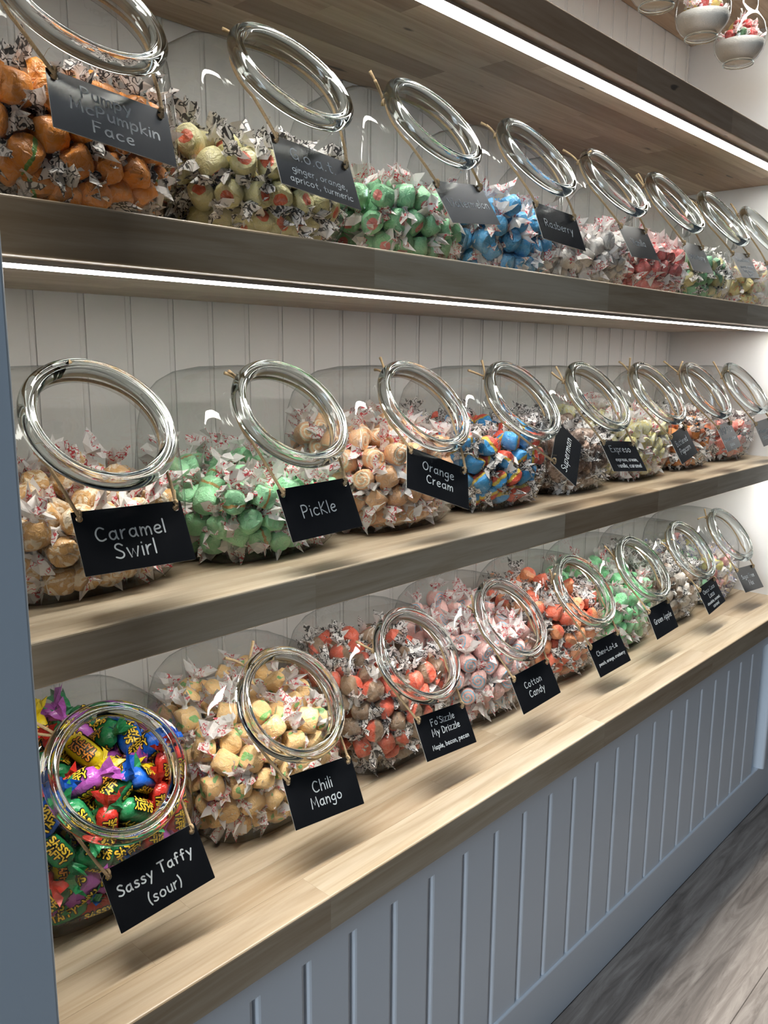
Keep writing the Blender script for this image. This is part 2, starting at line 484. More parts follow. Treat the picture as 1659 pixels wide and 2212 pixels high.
# ------------------------------------------------------------------ the slant-mouth jar
NRM = Vector((0, -math.sin(math.radians(50)), math.cos(math.radians(50))))
VUP = Vector((0, NRM.z, -NRM.y))             # upward in the plane of the mouth
RIMC = Vector((0, -0.079, 0.138))
PROF = np.array([(0, .0685), (.003, .0745), (.010, .0805), (.024, .0875), (.045, .0915), (.07, .0918), (.1, .0895), (.13, .0865), (.15, .081), (.165, .070), (.174, .056), (.179, .034), (.1805, .002)])
def half_w(h): return np.interp(h, PROF[:, 0], PROF[:, 1])
def body_norm(x, y, h, shrink=0.0):
    hw = np.maximum(half_w(h) - shrink, 0.004); hd = np.maximum(half_w(h) * 0.93 - shrink, 0.004)
    return ((np.abs(x) / hw) ** 3.6 + (np.abs(y) / hd) ** 3.6) ** (1 / 3.6)
def jar_body_mesh(seg=72, nth=58):
    C = np.array(RIMC - NRM * 0.1); n = np.array(NRM); u = np.array((1., 0, 0)); v = np.array(VUP)
    rings = [[np.array(RIMC) + n * ax + r * (math.cos(2 * math.pi * k / seg) * u + math.sin(2 * math.pi * k / seg) * v) for k in range(seg)]
             for r, ax in ((0.0505, -0.002), (0.0492, -0.0065), (0.0488, -0.010), (0.0496, -0.0135), (0.0520, -0.0158))]
    ts = np.linspace(0.02, 0.17, 900)
    for th in np.radians(np.linspace(33.6, 178.5, nth)):
        ring = []
        for k in range(seg):
            a = 2 * math.pi * k / seg
            d = math.cos(th) * n + math.sin(th) * (math.cos(a) * u + math.sin(a) * v)
            P = C[None, :] + ts[:, None] * d[None, :]
            F = body_norm(P[:, 0], P[:, 1], P[:, 2]); F[(P[:, 2] < 0) | (P[:, 2] > 0.1805)] = 9
            i = int(np.argmax(F >= 1.0)); rb = ts[i]
            cd = float(d @ n)
            if cd > 0.05:
                rp = 0.0835 / cd; kk = 0.012
                hh = max(kk - abs(rb - rp), 0) / kk
                rb = min(rb, rp) - hh * hh * kk * 0.25
            ring.append(C + d * rb)
        rings.append(ring)
    V = [p for r in rings for p in r]; F = []
    for i in range(len(rings) - 1):
        for k in range(seg):
            l = (k + 1) % seg; F.append((i * seg + k, i * seg + l, (i + 1) * seg + l, (i + 1) * seg + k))
    V.append(np.mean(rings[-1], axis=0)); c = len(V) - 1; b = (len(rings) - 1) * seg
    F += [(b + k, b + (k + 1) % seg, c) for k in range(seg)]
    m = mesh('jar_body', V, F, True)
    bm = bmesh.new(); bm.from_mesh(m); bmesh.ops.recalc_face_normals(bm, faces=bm.faces); bm.to_mesh(m); bm.free()
    m.polygons.foreach_set('use_smooth', [True] * len(m.polygons))
    return m
def jar_rim_mesh():
    prof = []                                # two soft beads with a waist, a solid ring of glass
    for k in range(32):
        a = 2 * math.pi * k / 32
        r = 0.0536 + 0.0067 * math.cos(a); z = 0.0074 * math.sin(a)
        z *= 1 - 0.34 * math.exp(-((r - 0.0528) / 0.0018) ** 2)
        prof.append((r, z))
    m = lathe('jar_rim', prof, 96, True)
    R3 = Matrix(((1, 0, 0), (0, VUP.y, NRM.y), (0, VUP.z, NRM.z)))
    m.transform(Matrix.Translation(RIMC) @ R3.to_4x4())
    return m
def jar_base_mesh():
    ring = []
    V, F = [], []
    for h, sc in ((0.0003, 0.97), (0.0030, 0.97), (0.0046, 0.80)):
        for k in range(48):
            a = 2 * math.pi * k / 48; c, s = math.cos(a), math.sin(a)
            q = (abs(c) ** 3.6 + abs(s) ** 3.6) ** (-1 / 3.6)
            V.append((0.0685 * sc * c * q, 0.0685 * 0.93 * sc * s * q, h))
    for i in range(2):
        for k in range(48): F.append((i * 48 + k, i * 48 + (k + 1) % 48, (i + 1) * 48 + (k + 1) % 48, (i + 1) * 48 + k))
    F += [tuple(range(47, -1, -1)), tuple(range(96, 144))]
    return mesh('jar_base', V, F, False)
ME_BODY, ME_RIM, ME_BASE = jar_body_mesh(), jar_rim_mesh(), jar_base_mesh()
ME_BODY.materials.append(M_GLASS); ME_RIM.materials.append(M_RIM); ME_BASE.materials.append(M_GLASS)

# ------------------------------------------------------------------ candy packing: let pieces settle inside the jar
def pack(seed, N=225, iters=380, R=0.0137):
    g = np.random.default_rng(seed)
    Q = np.stack([g.uniform(-.05, .05, N), g.uniform(-.045, .05, N), .03 + np.arange(N) * .0021], 1)
    rimc, n = np.array(RIMC), np.array(NRM)
    rad = R * g.uniform(.93, 1.05, N)
    rs = rad[:, None] + rad[None, :]
    np.fill_diagonal(rs, 0)
    for it in range(iters):
        Q[:, 2] -= 0.0024 if it < iters * .6 else 0.0008
        Q[:, :2] += g.normal(size=(N, 2)) * .0004
        for sub in range(4):
            sq = (Q * Q).sum(1)
            L = np.sqrt(np.maximum(sq[:, None] + sq[None, :] - 2 * Q @ Q.T, 1e-12))
            wgt = np.maximum(rs - L, 0) / L * 0.36
            mv = Q * wgt.sum(1)[:, None] - wgt @ Q
            ml = np.linalg.norm(mv, axis=1)[:, None]
            Q = Q + mv * np.minimum(1, 0.006 / (ml + 1e-9))
            h = np.clip(Q[:, 2], 0.016, 0.145)
            f = body_norm(Q[:, 0], Q[:, 1], h, rad * .93 + .0022)
            sc = np.where(f > 1, 1 / f, 1); Q[:, 0] *= sc; Q[:, 1] *= sc
            over = (Q - rimc) @ n + 0.018 + rad * .93
            Q -= np.where((over > 0) & (Q[:, 2] < .16), over, 0)[:, None] * n * 0.8
            Q[:, 2] = np.maximum(Q[:, 2], 0.0052 + rad * .88)
    Q = Q[np.argsort(Q[:, 2])]
    out = []
    for i in range(N):                        # lay each piece so that its twists find room
        oth = np.delete(Q, i, 0)
        oth = oth[np.linalg.norm(oth - Q[i], axis=1) < .05]
        d = g.normal(size=(40, 3))
        d[:20] -= np.outer(d[:20] @ (Q[i] * (1, 1, 0)), Q[i] * (1, 1, 0)) / (np.sum(Q[i, :2] ** 2) + 1e-6)   # half of them along the glass
        d[:10, 2] *= .3
        d /= np.linalg.norm(d, axis=1)[:, None]
        c = np.zeros(40)
        for e in (-.031, .031):
            p = Q[i] + d * e
            c += np.maximum(body_norm(p[:, 0], p[:, 1], np.clip(p[:, 2], .003, .145), .0060) - 1, 0) * 4.0
            c += np.maximum(.010 - p[:, 2], 0) * 14
        for e in (-.025, .025):
            p = Q[i] + d * e; q = p[:, 2] - .010
            c += np.maximum(body_norm(p[:, 0], p[:, 1], np.clip(q, .0005, .145), .0035) - 1, 0) * 4.0
            c += np.maximum(.004 - q, 0) * 14
        for e in (-.0225, .0225):
            p = Q[i] + d * e
            c += np.maximum(.0155 - np.linalg.norm(oth[None] - p[:, None], axis=2), 0).sum(1) * 3
            c += np.maximum(body_norm(p[:, 0], p[:, 1], np.clip(p[:, 2], .016, .145), .0095) - 1, 0) * 3.0
            c += np.maximum(.013 - p[:, 2], 0) * 12
        out.append((Q[i].copy(), d[int(np.argmin(c))]))
    return out
PACKS = [pack(sd) for sd in (3, 8, 21, 34)]
def in_view(P, origin):
    """which pieces of one jar can be seen from near the camera, the rest lie hidden inside the pile"""
    P = np.array(P); keep = np.zeros(len(P), bool)
    for ox, oy, oz in ((0, 0, Z0), (.3, -.1, Z0), (-.3, 0, Z0), (.1, 0, Z0 + .25), (.1, 0, Z0 - .25), (.6, -.1, Z0)):
        C = np.array((ox, oy, oz)) - np.array(origin)
        for i in range(len(P)):
            if keep[i]: continue
            ax = P[i] - C; dist = np.linalg.norm(ax); ax /= dist
            u = np.cross(ax, (0, 0, 1.)); u /= np.linalg.norm(u); v = np.cross(u, ax)
            free = False
            for rr, m in ((0.0, 1), (.009, 8), (.0155, 10)):
                for k in range(m):
                    a = 2 * math.pi * k / m
                    T = P[i] + rr * (math.cos(a) * u + math.sin(a) * v)
                    d = T - C; L = np.linalg.norm(d); d = d / L
                    w_ = P - C; t = w_ @ d
                    q = np.linalg.norm(w_ - t[:, None] * d, axis=1)
                    blk = (q < .0102) & (t < L - .005); blk[i] = False
                    if not blk.any(): free = True; break
                if free: break
            keep[i] = free
    return keep

# candy meshes
def taffy_body(seed):
    r = random.Random(seed); seg = 12
    prof = [(0.0, -.0124), (.0118, -.0121), (.0138, -.0103), (.0147, -.0030), (.0147, .0030), (.0138, .0103), (.0118, .0121), (0.0, .0124)]
    V, F = [], []
    jit = [1 + r.uniform(-.06, .04) for _ in range(seg)]
    for i, (q, y) in enumerate(prof):
        for k in range(seg):
            a = 2 * math.pi * k / seg
            x, z = q * math.cos(a) * 1.08 * jit[k], q * math.sin(a) * 0.96 * jit[k]
            V.append((x, y * (1 + 0.05 * math.sin(3 * a + seed)) + (0.0 if abs(y) > .01 else r.uniform(-.0012, .0012)), z))
    for i in range(len(prof) - 1):
        for k in range(seg):
            l = (k + 1) % seg; F.append((i * seg + k, (i + 1) * seg + k, (i + 1) * seg + l, i * seg + l))
    return V, F
def taffy_twist(seed, side, start=.0126, length=.0208, flare=.0172):
    r = random.Random(seed * 7 + side); seg = 12
    V, F = [], []
    fl_, rot = r.uniform(.40, .75), r.uniform(0, math.pi)
    bend = (r.uniform(-.35, .35), r.uniform(-.35, .35))
    amp = [r.uniform(.62, 1.25) for _ in range(seg)]
    lay = [(.0, .0062), (.16, .0034), (.30, .0036), (.62, flare * .70), (1.0, flare)]
    for i, (t, q) in enumerate(lay):
        for k in range(seg):
            a = 2 * math.pi * k / seg
            pl = 1 + (0.30 if k % 2 else -0.30) * min(1, t * 1.2)
            rr = q * pl * (1 + (amp[k] - 1) * t)
            yy, zz = rr * math.cos(a), rr * math.sin(a) * (1 - (1 - fl_) * t)
            y2 = yy * math.cos(rot) - zz * math.sin(rot); z2 = yy * math.sin(rot) + zz * math.cos(rot)
            x = start + length * t * (1 if t < 1 else amp[k])
            V.append((side * x, y2 + bend[0] * t * t * length, z2 + bend[1] * t * t * length))
    for i in range(len(lay) - 1):
        for k in range(seg):
            l = (k + 1) % seg
            q = (i * seg + k, (i + 1) * seg + k, (i + 1) * seg + l, i * seg + l)
            F.append(q if side < 0 else q[::-1])
    return V, F
def join(parts):
    V, F, MI = [], [], []
    for i, (v, f) in enumerate(parts):
        b = len(V); V += v; F += [tuple(b + k for k in q) for q in f]; MI += [min(i, 1)] * len(f)
    return V, F, MI

# ------------------------------------------------------------------ handwriting
G = {
'a': "8,8 5,10 1.5,8.5 0,5 1.5,1 5,0 8,4|8,10 8,2 9.3,0", 'b': "!0,16 0,0|0,5 2,9 5,10 8,8 8.5,5 7,1 4,0 0,2",
'c': "8,8.5 5,10 1.5,8.5 0,5 1.5,1 5,0 8.3,1.5", 'd': "8,8 5,10 1.5,8.5 0,5 1.5,1 5,0 8,4|!8,16 8,0",
'e': "0.5,5 8,5.6 7.5,9 4.5,10 1.5,8.5 0,5 1.5,1 5,0 8,1.5", 'f': "6.5,14.5 4.5,16 2.5,15 2,12 2,0|!0,9 5.5,9",
'g': "8,8 5,10 1.5,8.5 0,5.5 1.5,2 5,1.5 8,4|8,10 8,-3 6,-6 3,-6 0.5,-4.5", 'h': "!0,16 0,0|0,5 2.5,9.5 5.5,9.5 7,7 7,0",
'i': "!0,9.5 0,0|!0,13.2 0.2,13.6", 'k': "!0,16 0,0|!6.5,10 0.3,4.5 7,0", 'l': "!0,16 0,0",
'm': "!0,10 0,0|0,5 2,9.5 4.5,9 5.5,6 5.5,0|5.5,5.5 8,9.5 10.5,9 11.5,6 11.5,0", 'n': "!0,10 0,0|0,5 2.5,9.5 5.5,9.5 7,7 7,0",
'o': "4.5,10 1,8 0,5 1,1.5 4.5,0 8,1.5 9,5 8,8.5 4.5,10", 'p': "!0,10 0,-6|0,5 2,9 5,10 8,8 8.5,5 7,1 4,0 0,2",
'r': "!0,10 0,0|0,5 2,9 5,10", 's': "7,8.5 4.5,10 1.5,9 1.5,6.5 6,4 7,2 5,0 1.5,0.3 0,1.5",
't': "3,14 3,3 4.5,0 6.5,0.7|!0,9.5 6.5,9.5", 'u': "0,10 0,3 2,0 5,0.5 7,4|!7,10 7,0", 'v': "!0,10 4,0 8,10",
'w': "!0,10 3,0 6,8 9,0 12,10", 'x': "!0,10 8,0|!8,10 0,0", 'y': "!0,10 4.2,2|!8.5,10 2,-6", 'z': "!0.5,10 7.5,10 0,0 8,0",
'A': "!0,0 5,16 10,0|!2,6 8,6", 'B': "!0,16 0,0|0,16 5,16 8,13.5 7,9.5 0,8.5|0,8.5 6,8.5 9.5,5 7.5,0.5 0,0",
'C': "10,13.5 6,16 2,13.5 0,8 2,2 6,0 10.5,2", 'D': "!0,16 0,0|0,16 6,15 10,10 9.5,4 5,0 0,0", 'E': "!9,16 0,16 0,0 9,0|!0,8.5 7,8.5",
'F': "!9,16 0,16 0,0|!0,9 7,9", 'G': "10,13.5 6,16 2,13.5 0,8 2,2 6,0 10,3|!6,7 10.5,7 10.5,0", 'K': "!0,16 0,0|!8,15 0,7 8.5,0",
'L': "!0,16 0,0 8,0", 'M': "!0,0 1.5,16 6.5,5 11.5,16 13,0", 'O': "6,16 1.5,13 0,8 1.5,2.5 6,0 10.5,2.5 12,8 10.5,13.5 6,16",
'P': "!0,16 0,0|0,16 6,16 9,12.5 7.5,8 0,7", 'R': "!0,16 0,0|0,16 6,16 9,12.5 7,8.5 0,8|!3,8 9.5,0",
'S': "9,13.5 6,16 2,15 1,11.5 5,8.5 9,6 9,2 5,0 0.5,2", 'T': "!0,16 11,16|!5.5,16 5.5,0", 'V': "!0,16 5,0 10,16",
'W': "!0,16 3.5,0 7,11 10.5,0 14,16", 'Y': "!0,16 5,8 10,16|!5,8 5,0", '(': "3,17 0.5,11 0.5,4 3,-2", ')': "0,17 2.5,11 2.5,4 0,-2",
',': "!1,1 0,-3", '.': "!0,0.2 0.2,0.4", "'": "!1,17 0.3,13", '-': "!0,6 6,6"}
def chaikin(p, k=2):
    for _ in range(k):
        q = [p[0]]
        for a, b in zip(p[:-1], p[1:]):
            q += [(a[0] * .75 + b[0] * .25, a[1] * .75 + b[1] * .25), (a[0] * .25 + b[0] * .75, a[1] * .25 + b[1] * .75)]
        q.append(p[-1]); p = q
    return p
def strokes(text):
    out, x = [], 0.0
    for ch in text:
        if ch == ' ': x += 7; continue
        mxx = 0
        for st in G[ch].split('|'):
            sharp = st.startswith('!')
            p = [tuple(float(q) for q in t.split(',')) for t in st.lstrip('!').split()]
            mxx = max(mxx, max(a for a, b in p))
            if not sharp: p = chaikin(p)
            out.append([(a + x, b) for a, b in p])
        x += mxx + 4.2
    return out, x - 4.2
def pen(V, F, pts, wd, z, fn):
    """flat marker line with round ends"""
    n = len(pts)
    def disc(p):
        b = len(V)
        for k in range(8):
            a = 2 * math.pi * k / 8; V.append(fn(p[0] + wd * math.cos(a), p[1] + wd * math.sin(a), z))
        F.append(tuple(range(b, b + 8)))
    b = len(V)
    for i in range(n):
        p, q = pts[max(i - 1, 0)], pts[min(i + 1, n - 1)]
        dx, dy = q[0] - p[0], q[1] - p[1]; l = math.hypot(dx, dy) or 1
        nx, ny = -dy / l * wd, dx / l * wd
        V.append(fn(pts[i][0] + nx, pts[i][1] + ny, z)); V.append(fn(pts[i][0] - nx, pts[i][1] - ny, z))
    for i in range(n - 1): F.append((b + 2 * i, b + 2 * i + 1, b + 2 * i + 3, b + 2 * i + 2))
    for p in (pts if n <= 5 else (pts[0], pts[-1])): disc(p)
def write(V, F, text, width, cx, cy, wd, z, slope=0.0, fn=lambda x, y, z: (x, y, z), maxcap=None):
    st, L = strokes(text)
    k = width / L
    if maxcap: k = min(k, maxcap / 16)
    for p in st:
        q = [((a - L / 2) * k, (b - 7) * k) for a, b in p]
        q = [(cx + a, cy + b + slope * a) for a, b in q]
        pen(V, F, q, wd, z, fn)

# ------------------------------------------------------------------ flavours
W_R, W_K, W_B = M_WAXR, M_WAXK, M_WAXB
FL = {  # name: (base, pattern, second, third, twist paper, wax, words)
'pumpkin': ((0.72, 0.26, 0.035), 'stripe', (0.12, 0.32, 0.05), None, W_K, .16, 'orange taffy'),
'goat': ((0.66, 0.62, 0.32), 'disc', (0.72, 0.14, 0.06), None, W_K, .25, 'pale yellow taffy'),
'watermelon': ((0.26, 0.62, 0.34), 'disc', (0.78, 0.25, 0.23), None, W_R, .18, 'green taffy with a pink centre'),
'rasberry': ((0.10, 0.42, 0.78), 'plain', None, None, W_R, .14, 'sky blue taffy'),
'vanilla': ((0.76, 0.74, 0.72), 'plain', None, None, W_R, .3, 'white taffy'),
'strawberry': ((0.74, 0.20, 0.20), 'plain', None, None, W_R, .22, 'rosy pink taffy'),
'tropical': ((0.22, 0.52, 0.30), 'half', (0.70, 0.66, 0.35), None, W_K, .2, 'green and cream taffy'),
'lemon': ((0.78, 0.70, 0.34), 'bits', (0.75, 0.30, 0.12), None, W_R, .25, 'lemon yellow taffy'),
'caramel': ((0.62, 0.36, 0.13), 'swirl', (0.80, 0.68, 0.50), None, W_R, .18, 'caramel brown taffy with a cream swirl'),
'pickle': ((0.32, 0.72, 0.40), 'stripe', (0.50, 0.30, 0.10), None, W_R, .16, 'mint green taffy with a brown stripe'),
'orange': ((0.86, 0.49, 0.25), 'spiral', (0.88, 0.76, 0.58), None, W_R, .25, 'peach orange taffy with a cream swirl'),
'superman': ((0.05, 0.36, 0.78), 'rainbow', (0.85, 0.62, 0.08), (0.78, 0.10, 0.06), W_K, .10, 'blue, yellow and red striped taffy'),
'expreso': ((0.20, 0.12, 0.085), 'swirl', (0.42, 0.30, 0.24), None, W_K, .2, 'coffee brown taffy'),
'butter': ((0.82, 0.80, 0.56), 'swirl', (0.82, 0.74, 0.30), None, W_R, .3, 'creamy yellow taffy'),
'ogpog': ((0.80, 0.28, 0.06), 'half', (0.66, 0.20, 0.09), None, W_K, .14, 'bright orange taffy'),
'pom': ((0.78, 0.20, 0.16), 'spiral', (0.80, 0.45, 0.36), None, W_K, .2, 'coral pink taffy'),
'chili': ((0.90, 0.60, 0.27), 'bits', (0.25, 0.55, 0.18), None, W_R, .18, 'peach yellow taffy flecked with green'),
'fo': ((0.80, 0.14, 0.08), 'half', (0.30, 0.20, 0.13), None, W_K, .15, 'half red, half brown taffy'),
'cotton': ((0.88, 0.52, 0.49), 'spiral', (0.25, 0.58, 0.80), None, W_R, .28, 'pale pink taffy with a blue swirl'),
'chew': ((0.84, 0.17, 0.09), 'half', (0.82, 0.34, 0.16), None, W_K, .15, 'red orange taffy'),
'apple': ((0.26, 0.72, 0.36), 'plain', None, None, W_R, .18, 'bright green taffy'),
'choco': ((0.24, 0.16, 0.11), 'half', (0.60, 0.55, 0.50), None, W_K, .22, 'chocolate brown and cream taffy'),
}
SASSY = [('red', (0.58, 0.03, 0.02)), ('blue', (0.01, 0.11, 0.55)), ('green', (0.02, 0.24, 0.085)), ('yellow', (0.76, 0.58, 0.01)), ('purple', (0.40, 0.09, 0.42))]
SUGAR = [('pink', (0.80, 0.38, 0.38)), ('white', (0.78, 0.76, 0.74)), ('yellow', (0.82, 0.76, 0.28)), ('peach', (0.84, 0.52, 0.26)), ('blue', (0.20, 0.50, 0.74)), ('green', (0.30, 0.66, 0.40))]

def candy_kit(key, base, pat, c2, c3, paper, wax, near):
    """three shapes of one flavour; near ones have twists of their own"""
    m = mat_taffy(key + '_taffy', base, pat, c2, c3, wax)
    kit = []
    for s in range(3):
        b = taffy_body(s + 1); t0, t1 = taffy_twist(s + 1, -1), taffy_twist(s + 5, 1)
        if near:
            mb = mesh('taffy', *b, smooth=True); mb.set_sharp_from_angle(angle=math.radians(41)); mb.materials.append(m)
            tw = []
            for t in (t0, t1):
                me = mesh('twist', *t); me.materials.append(paper); tw.append(me)
            kit.append((mb, tw))
        else:
            V, F, MI = join([b, t0, t1])
            me = mesh('taffy', V, F, False, MI); me.materials.append(m); me.materials.append(paper)
            me.polygons.foreach_set('use_smooth', [i == 0 for i in MI]); me.set_sharp_from_angle(angle=math.radians(41)); me.polygons.foreach_set('use_smooth', [i == 0 for i in MI])
            kit.append((me, []))
    return kit
def sassy_body(seed):
    r = random.Random(seed); seg = 12; V, F = [], []
    prof = [(-.0165, .0040), (-.0145, .0085), (-.009, .0105), (0, .0110), (.009, .0105), (.0145, .0085), (.0165, .0040)]
    jit = [1 + r.uniform(-.08, .06) for _ in range(seg)]
    for x, q in prof:
        for k in range(seg):
            a = 2 * math.pi * k / seg; V.append((x, q * math.cos(a) * jit[k], q * math.sin(a) * jit[k] * .86))
    for i in range(len(prof) - 1):
        for k in range(seg):
            l = (k + 1) % seg; F.append((i * seg + k, i * seg + l, (i + 1) * seg + l, (i + 1) * seg + k))
    F += [tuple(range(seg - 1, -1, -1)), tuple(range((len(prof) - 1) * seg, len(prof) * seg))]
    return V, F
M_SINK = mat_simple('black_print', (0.004, 0.004, 0.005), 0.4)
M_SLET = mat_simple('yellow_print', (0.90, 0.62, 0.05), 0.4)
M_SLET2 = mat_simple('orange_print', (0.90, 0.34, 0.04), 0.4)
def sassy_print():
    """two printed blocks of letters wrapped round the candy, black outline under yellow"""
    V, F, MI = [], [], []
    for a0 in (1.57, 3.67, 5.76):
        for z, wd, mi in ((.0118, .00155, 0), (.0121, .00068, 1)):
            def fn(x, y, r, a0=a0):
                a = a0 + y / .0112
                rr = r - .9 * abs(x / .0165) ** 4 * .0030
                return (-x, rr * math.cos(a), rr * math.sin(a) * .86)
            n0 = len(F)
            write(V, F, 'SASSY', .021, 0, .0034, wd, z, 0, fn, .0062)
            write(V, F, 'TAFFY', .021, 0, -.0036, wd, z, 0, fn, .0062)
            MI += [mi] * (len(F) - n0)
    return V, F, MI
_sp = sassy_print()
def wrap_mat(name, c):
    N = NT_(name); tc = N.n('TexCoord'); oi, off = rnd_vec(N)
    wv = N.noise(N.map(tc.outputs['Object'], (1, 1, 1), off), 170, 3, 0.6, 1.0)
    cc = N.mix(N.math('MULTIPLY', N.ramp(wv, [(0.5, (0, 0, 0)), (0.8, (1, 1, 1))]), 0.22), c, tuple(min(1, x + .25) for x in c))
    return N.done(N.pbr(cc, 0.22, N.bump(wv, 0.6, 0.0015), 0.5))
def sassy_kit(name, c):
    m = wrap_mat(name + '_sassy_wrapper', c); kit = []
    for s in range(2):
        mb = mesh('sassy', *sassy_body(s + 2), smooth=True); mb.materials.append(m)
        tw = []
        for side in (-1, 1):
            me = mesh('twist', *taffy_twist(s * 3 + side + 9, side, .0150, .0145, .0100)); me.materials.append(m); tw.append(me)
        kit.append((mb, tw))
    pm = mesh('print', _sp[0], _sp[1], False, _sp[2]); pm.materials.append(M_SINK); pm.materials.append(M_SLET if name not in ('yellow',) else M_SLET2)
    return kit, pm

_RING = [(math.cos(2 * math.pi * k / 6), math.sin(2 * math.pi * k / 6)) for k in range(6)]
def keep_inside(p, d, e2, e3, s, tip, rad, times=5):
    """move a piece back until neither its body nor its paper twists reach the glass"""
    loc = [(sx * t, r_ * a, r_ * b) for sx in (-1, 1) for t, r_ in ((tip, rad), (tip * .72, rad * .7), (.006, .0130)) for a, b in _RING]
    B = np.array((d, e2, e3)); S = np.array(loc) * s @ B
    q = np.array(p)
    for _ in range(times):
        P = S + q
        q[2] += max(0.0, float((0.0050 - P[:, 2]).max()))
        P = S + q
        f = body_norm(P[:, 0], P[:, 1], np.clip(P[:, 2], .0, .150), .0020)
        ex = np.where(f > 1, 1 - 1 / f, 0)[:, None] * P[:, :2]
        q[0] -= ex[:, 0].max(initial=0) + ex[:, 0].min(initial=0)
        q[1] -= ex[:, 1].max(initial=0) + ex[:, 1].min(initial=0)
    return Vector(q)

def put_candy(name, label, group, me, twists, mat4, prn=None):
    o = bpy.data.objects.new(name, me); COL.objects.link(o); o.matrix_world = mat4
    o['label'] = label; o['category'] = 'candy'; o['group'] = group
    for t in twists:
        c = bpy.data.objects.new('twist', t); COL.objects.link(c); c.parent = o
    if prn is not None:
        c = bpy.data.objects.new('print', prn); COL.objects.link(c); c.parent = o
    return o

# ------------------------------------------------------------------ tags: position and lean, words
CW, CH = 0.085, 0.0485
TAGP = {'pumpkin':(0.3035,0.5386,0.1575,-0.5098,0.1637,-0.0655),'goat':(0.4886,0.5403,0.1529,-0.4881,0.1381,-0.0334),'watermelon':(0.6990,0.5449,0.1575,-0.5268,-0.1045,0.0109),'rasberry':(0.8761,0.5446,0.1550,-0.4456,0.0968,-0.0618),'vanilla':(1.0773,0.5450,0.1579,-0.4866,-0.0377,0.0171),'strawberry':(1.2717,0.5450,0.1554,-0.4652,-0.0259,0.0396),'tropical':(1.4624,0.5440,0.1604,-0.5205,-0.0659,0.0122),'caramel':(0.3058,0.5411,-0.1306,-0.5036,0.0304,-0.1130),'pickle':(0.4930,0.5429,-0.1335,-0.4231,-0.0268,-0.0180),'orange':(0.6601,0.5439,-0.1223,-0.4476,0.4110,-0.1656),'superman':(0.9239,0.5490,-0.1169,-0.5198,-0.6920,0.2343),'expreso':(1.0690,0.5436,-0.1315,-0.5990,0.1037,-0.0679),'butter':(1.2674,0.5441,-0.1290,-0.4751,-0.1583,0.0965),'ogpog':(1.4532,0.5439,-0.1274,-0.4799,-0.0693,0.0874),'pom':(1.6430,0.5442,-0.1304,-0.4538,-0.0798,-0.0206),'sassy':(0.3130,0.5419,-0.4129,-0.4901,-0.0861,-0.0717),'chili':(0.4941,0.5423,-0.4120,-0.5230,0.0796,-0.0467),'fo':(0.6817,0.5433,-0.4133,-0.5092,0.0673,-0.0244),'cotton':(0.8663,0.5436,-0.4138,-0.4637,-0.0486,-0.0291),'chew':(1.0653,0.5456,-0.4232,-0.5153,-0.0393,-0.0545),'apple':(1.2383,0.5447,-0.4099,-0.4515,-0.0219,0.0320),'choco':(1.4374,0.5451,-0.4119,-0.4989,-0.0859,0.0352),'sugar':(1.6203,0.5444,-0.4153,-0.5665,0.0682,-0.0394)}
